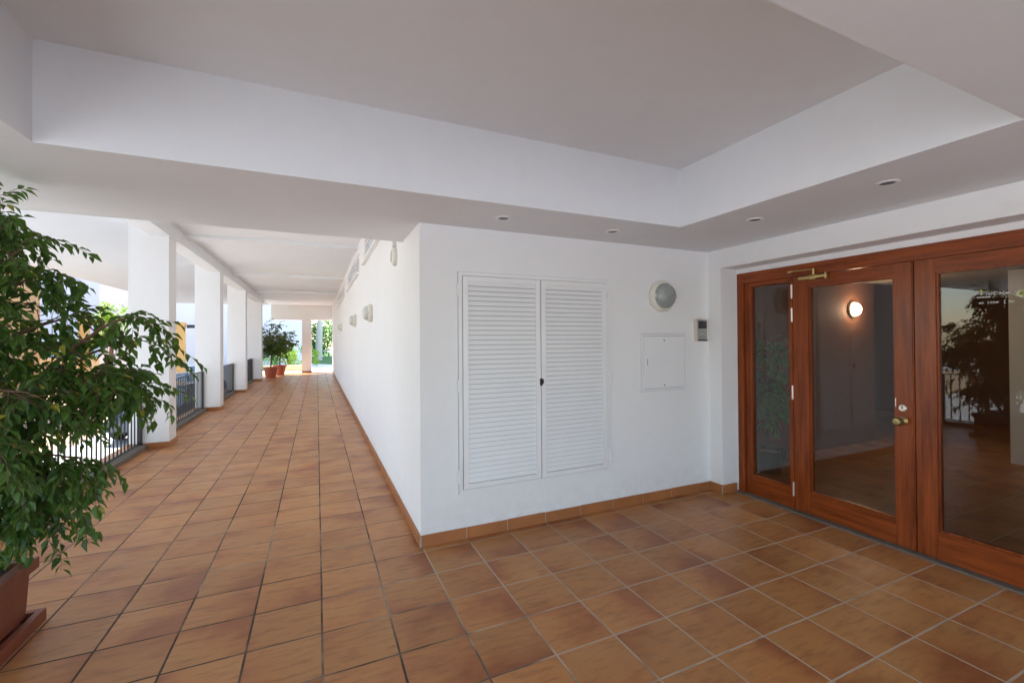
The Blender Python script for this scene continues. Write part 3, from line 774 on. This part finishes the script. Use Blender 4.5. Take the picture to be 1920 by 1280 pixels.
leafball('flowering_shrub', 'lime green shrub to the right of the lone far pillar', 'shrub', (-1.05, 26.5, 0), .45, .5, .55, 700, .13, 'bushlite', 51)
leafball('flowering_shrub', 'lime green shrub to the left of the lone far pillar', 'shrub', (-2.05, 24.0, 0), .55, .5, .68, 900, .13, 'bushlite', 52)
leafball('garden_shrub', 'dark green low shrub between the pots and the lime shrub', 'shrub', (-2.75, 24.2, 0), .5, .5, .55, 800, .12, 'hedge', 53)
t = thing('garden_wall', 'low cream rendered kerb wall beyond the potted plants at the far end', 'wall', (-3.0, 22.4, 0))
b = BM(); box(b, 0, 1.7, 0, .22, -.1, .22); obj('wall', b, 'cream', t, bevel=.01)
b = BM(); box(b, -.03, 1.73, -.03, .25, .2203, .26); obj('coping', b, 'cream', t, bevel=.006)

leafball('car_park_tree', 'small bright green tree in the car park behind the big ficus', 'tree', (-10.3, 27, -1.3), 1.1, 1.0, .95, 1500, .16, 'bushlite', 88, trunk=(2.7, .12))
# ---- background buildings
def facade(name, label, x0, x1, y0, y1, z1, mat, cols, rows, wz=1.2, side='s', zb=-1.3):
    t = thing(name, label, 'building', (x0, y0, zb))
    W, D, H = x1-x0, y1-y0, z1-zb
    b = BM(); box(b, 0, W, 0, D, 0, H); obj('wall', b, mat, t)
    b = BM(); box(b, -.2, W+.2, -.2, D+.2, H+.002, H+.3); obj('roof', b, mat, t)
    for i in range(cols):
        for j in range(rows):
            xc = W*(i+.5)/cols; zc = 1.4+3*j
            if zc+wz > H: continue
            b = BM(); f = .07
            for q in ((xc-.7, xc+.7, zc-.07, zc), (xc-.7, xc+.7, zc+wz, zc+wz+.07)): box(b, q[0], q[1], -.05, .003, q[2], q[3])
            for xx in (xc-.7, xc-.03, xc+.64): box(b, xx, xx+.06, -.045, .003, zc, zc+wz)
            wn_ = obj('window', b, mat, t)
            b = BM(); box(b, xc-.64, xc+.64, -.02, -.003, zc, zc+wz); obj('pane', b, 'palepane' if mat == 'facade' else 'winglass', wn_)
    return t
facade('apartment_building', 'pale white building in shade across the car park behind the pillars', -34, -5.5, 40, 52, 12, 'facade', 9, 4)
facade('white_villa', 'bright white building beyond the garden at the far end of the walkway', -12, -1.45, 31, 35.5, 9, 'facade', 2, 1)
facade('tan_building', 'ochre tan rendered building behind the big ficus at the left edge', -19.5, -11.75, 22.5, 24.2, 8.5, 'tan', 3, 3)
t = thing('garden_wall', 'low sunlit cream wall with a hedge above it across the car park', 'wall', (-26, 33, -1.3))
b = BM(); box(b, 0, 19, 0, .3, 0, 1.75); obj('wall', b, 'cream', t)
b = BM(); box(b, -.05, 19.05, -.05, .35, 1.7503, 1.85); obj('coping', b, 'cream', t)
random.seed(77); lf = BM()
for _ in range(6000):
    p = Vector((random.uniform(0, 19), random.gauss(.9, .3), 1.2+abs(random.gauss(0, .42))+.35*math.sin(random.random()*6)))
    simple_leaf(lf, p, rv(), .2, .11)
hd = obj('hedge', lf, 'hedge'); hd.location = (-26, 33, -1.3); setp(hd, 'clipped green hedge along the top of the low cream wall', 'hedge')
# posts
for (x, y, h, lab, arm) in ((-6.62, 23.9, 3.72, 'ochre post with a black lamp arm seen between the first two pillars', True), (-10.55, 25.0, 4.1, 'ochre post seen through the leaves of the big ficus', False)):
    t = thing('lamp_post' if arm else 'boundary_post', lab, 'post', (x, y, -1.3))
    b = BM(); box(b, -.16, .16, -.16, .16, 0, h-.15); obj('pole', b, 'ochre', t, bevel=.02)
    b = BM(); box(b, -.19, .19, -.19, .19, h-.149, h); obj('cap', b, 'ochre', t, bevel=.02)
    if arm:
        b = BM(); box(b, .24, .62, -.08, .08, h-.28, h-.12); obj('lamp_head', b, 'black', t, bevel=.02)

# ---- cars
def car(label, loc, rz, paint):
    t = thing('parked_car', label, 'car', loc, rz, 'cars parked below the railing')
    # body side profile (x along length), extruded across width with tumblehome
    prof = [(-2.05, .32), (-2.08, .62), (-1.98, .86), (-1.25, .94), (1.55, .93), (1.98, .84), (2.08, .60), (2.05, .32)]
    b = BM(); W = .86
    L_ = [b.verts.new((x, -W if z < .9 else -W+.05, z)) for x, z in prof]; R_ = [b.verts.new((x, W if z < .9 else W-.05, z)) for x, z in prof]
    for i in range(len(prof)): j = (i+1) % len(prof); b.faces.new((L_[i], L_[j], R_[j], R_[i]))
    b.faces.new(L_); b.faces.new(R_[::-1]); body = obj('body', b, paint, t, bevel=.05)
    cab = [(-1.35, .93), (-.75, 1.38), (.55, 1.42), (1.25, 1.22), (1.55, .92)]
    b = BM(); L_ = [b.verts.new((x, -(.80 if z < 1 else .64), z)) for x, z in cab]; R_ = [b.verts.new((x, (.80 if z < 1 else .64), z)) for x, z in cab]
    for i in range(len(cab)): j = (i+1) % len(cab); b.faces.new((L_[i], L_[j], R_[j], R_[i]))
    b.faces.new(L_); b.faces.new(R_[::-1]); obj('windows', b, 'carglass', t, bevel=.03)
    b = BM(); box(b, -.78, .62, -.63, .63, 1.40, 1.455)
    for s in (-1, 1):
        for (xa, za, xb, zb_) in ((-1.38, .93, -.76, 1.42), (.58, 1.43, 1.60, .92), (-.08, .93, -.08, 1.42)):
            tube(b, [Vector((xa, s*(.815 if za < 1 else .65), za)), Vector((xb, s*(.815 if zb_ < 1 else .65), zb_))], .04, 6)
    obj('roof', b, paint, t, bevel=.02)
    for sx in (-1.3, 1.32):
        for sy in (-1, 1):
            b = BM(); lathe(b, [(0, -.1), (.30, -.1), (.32, -.07), (.32, .07), (.30, .1), (0, .1)], 22, Matrix.Translation((sx, sy*.78, .32)) @ Matrix.Rotation(math.pi/2, 4, 'X')); wh = obj('wheel', b, 'tyre', t, True)
            b = BM(); lathe(b, [(0, -.115), (.18, -.115), (.19, -.101), (.19, .101), (.18, .115), (0, .115)], 16, Matrix.Translation((sx, sy*.78, .32)) @ Matrix.Rotation(math.pi/2, 4, 'X')); obj('rim', b, 'steel', wh, True)
    for s in (-1, 1):
        b = BM(); box(b, -2.085, -2.02, s*.62-.14, s*.62+.14, .62, .76); obj('headlight', b, 'chrome', t, bevel=.01)
        b = BM(); box(b, 2.02, 2.085, s*.66-.10, s*.66+.10, .62, .78); obj('tail_light', b, 'terra2', t, bevel=.01)
car('dark grey parked car nearest the railing, seen between the first two pillars', (-4.75, 14.6, -1.3), R(80), 'cargrey')
car('white parked car behind the dark cars, seen beside the ochre post', (-7.2, 28.2, -1.3), R(20), 'carwhite')
car('dark blue parked car between the grey car and the white car', (-6.2, 20.6, -1.3), R(70), 'carblue')

# ---- lobby behind the doors
bm = BM()
LX1 = 9.5
box(bm, 3.122, 6.5, .50, .699, 0, HC-.001)
lw = thing('lobby_wall', 'brown lobby wall with the lit round lamp behind the doors', 'wall'); obj('wall', bm, 'inwall', lw)
bm = BM(); box(bm, LX1, LX1+.2, YS+.1, 3.2, 0, HC+.6); box(bm, 3.122, LX1, 3.0, 3.2, 0, HC+.6)
box(bm, 6.3, 6.4995, .7, 3.0, 0, HC+.5)
l2 = thing('lobby_wall', 'dim back wall of the lobby seen deep through the glass', 'wall'); obj('wall', bm, 'inwall', l2)
bm = BM(); box(bm, 3.122, LX1, YS+.1, YS+.3, 0, .9); box(bm, 3.122, LX1, YS+.1, YS+.3, 2.1, HC+.3); box(bm, 3.122, 6.2, YS+.1, YS+.3, .9, 2.1); box(bm, 7.8, LX1, YS+.1, YS+.3, .9, 2.1)  # opening added out of view so sky light reaches the lobby pillar
l3 = thing('lobby_wall', 'side wall of the lobby with an added unseen opening for light', 'wall'); obj('wall', bm, 'inwall', l3)
bm = BM(); box(bm, 3.122, LX1, YS+.3, .499, HC-.07, HC-.002)
o = obj('lobby_ceiling', bm, 'inceil'); setp(o, kind='structure')
t = thing('pillar', 'bluish white square pillar inside the lobby at the right edge behind the glass', 'pillar', (6.75, -1.09, 0))
b = BM(); box(b, -.22, .22, -.22, .22, 0, HC-.075); obj('shaft', b, 'white', t, bevel=.006)
t = thing('bulkhead_lamp', 'lit round lamp glowing warm white on the lobby wall behind the glass door', 'lamp', (5.98, .4995, 1.835))
Ry = Matrix.Rotation(math.pi/2, 4, 'X')
b = BM(); lathe(b, [(0, 0), (.105, 0), (.105, .025), (.085, .04), (0, .04)], 28, Ry); obj('housing', b, 'lampbase', t, True)
b = BM(); lathe(b, [(.083, .041), (.080, .065), (.058, .088), (0, .098)], 28, Ry); obj('globe', b, 'lampon', t, True)
t = thing('lobby_plant', 'leafy indoor plant in a dark green pot behind the narrow sidelight', 'potted plant', (3.80, .16, 0))
b = BM(); lathe(b, [(0, .001), (.13, .001), (.175, .20), (.18, .24), (.16, .24), (.15, .20), (0, .19)], 26); obj('pot', b, 'darkpot', t, True)
b = BM(); lathe(b, [(0, .192), (.152, .205), (0, .235)], 20); obj('gravel', b, 'moss', t)
lm = [([(0, 0, .2), (.02*math.cos(a), .02*math.sin(a), .6), (.10*math.cos(a), .08*math.sin(a), 1.0), (.20*math.cos(a), .12*math.sin(a), 1.3+.08*(k % 3))], .010) for k, a in enumerate([j*math.pi*2/6 for j in range(6)])]
grow_ficus(t, lm, 110, 9, .075, 'lobbyleaf', 9, tw=(.14, .28))

bpy.context.view_layer.update()
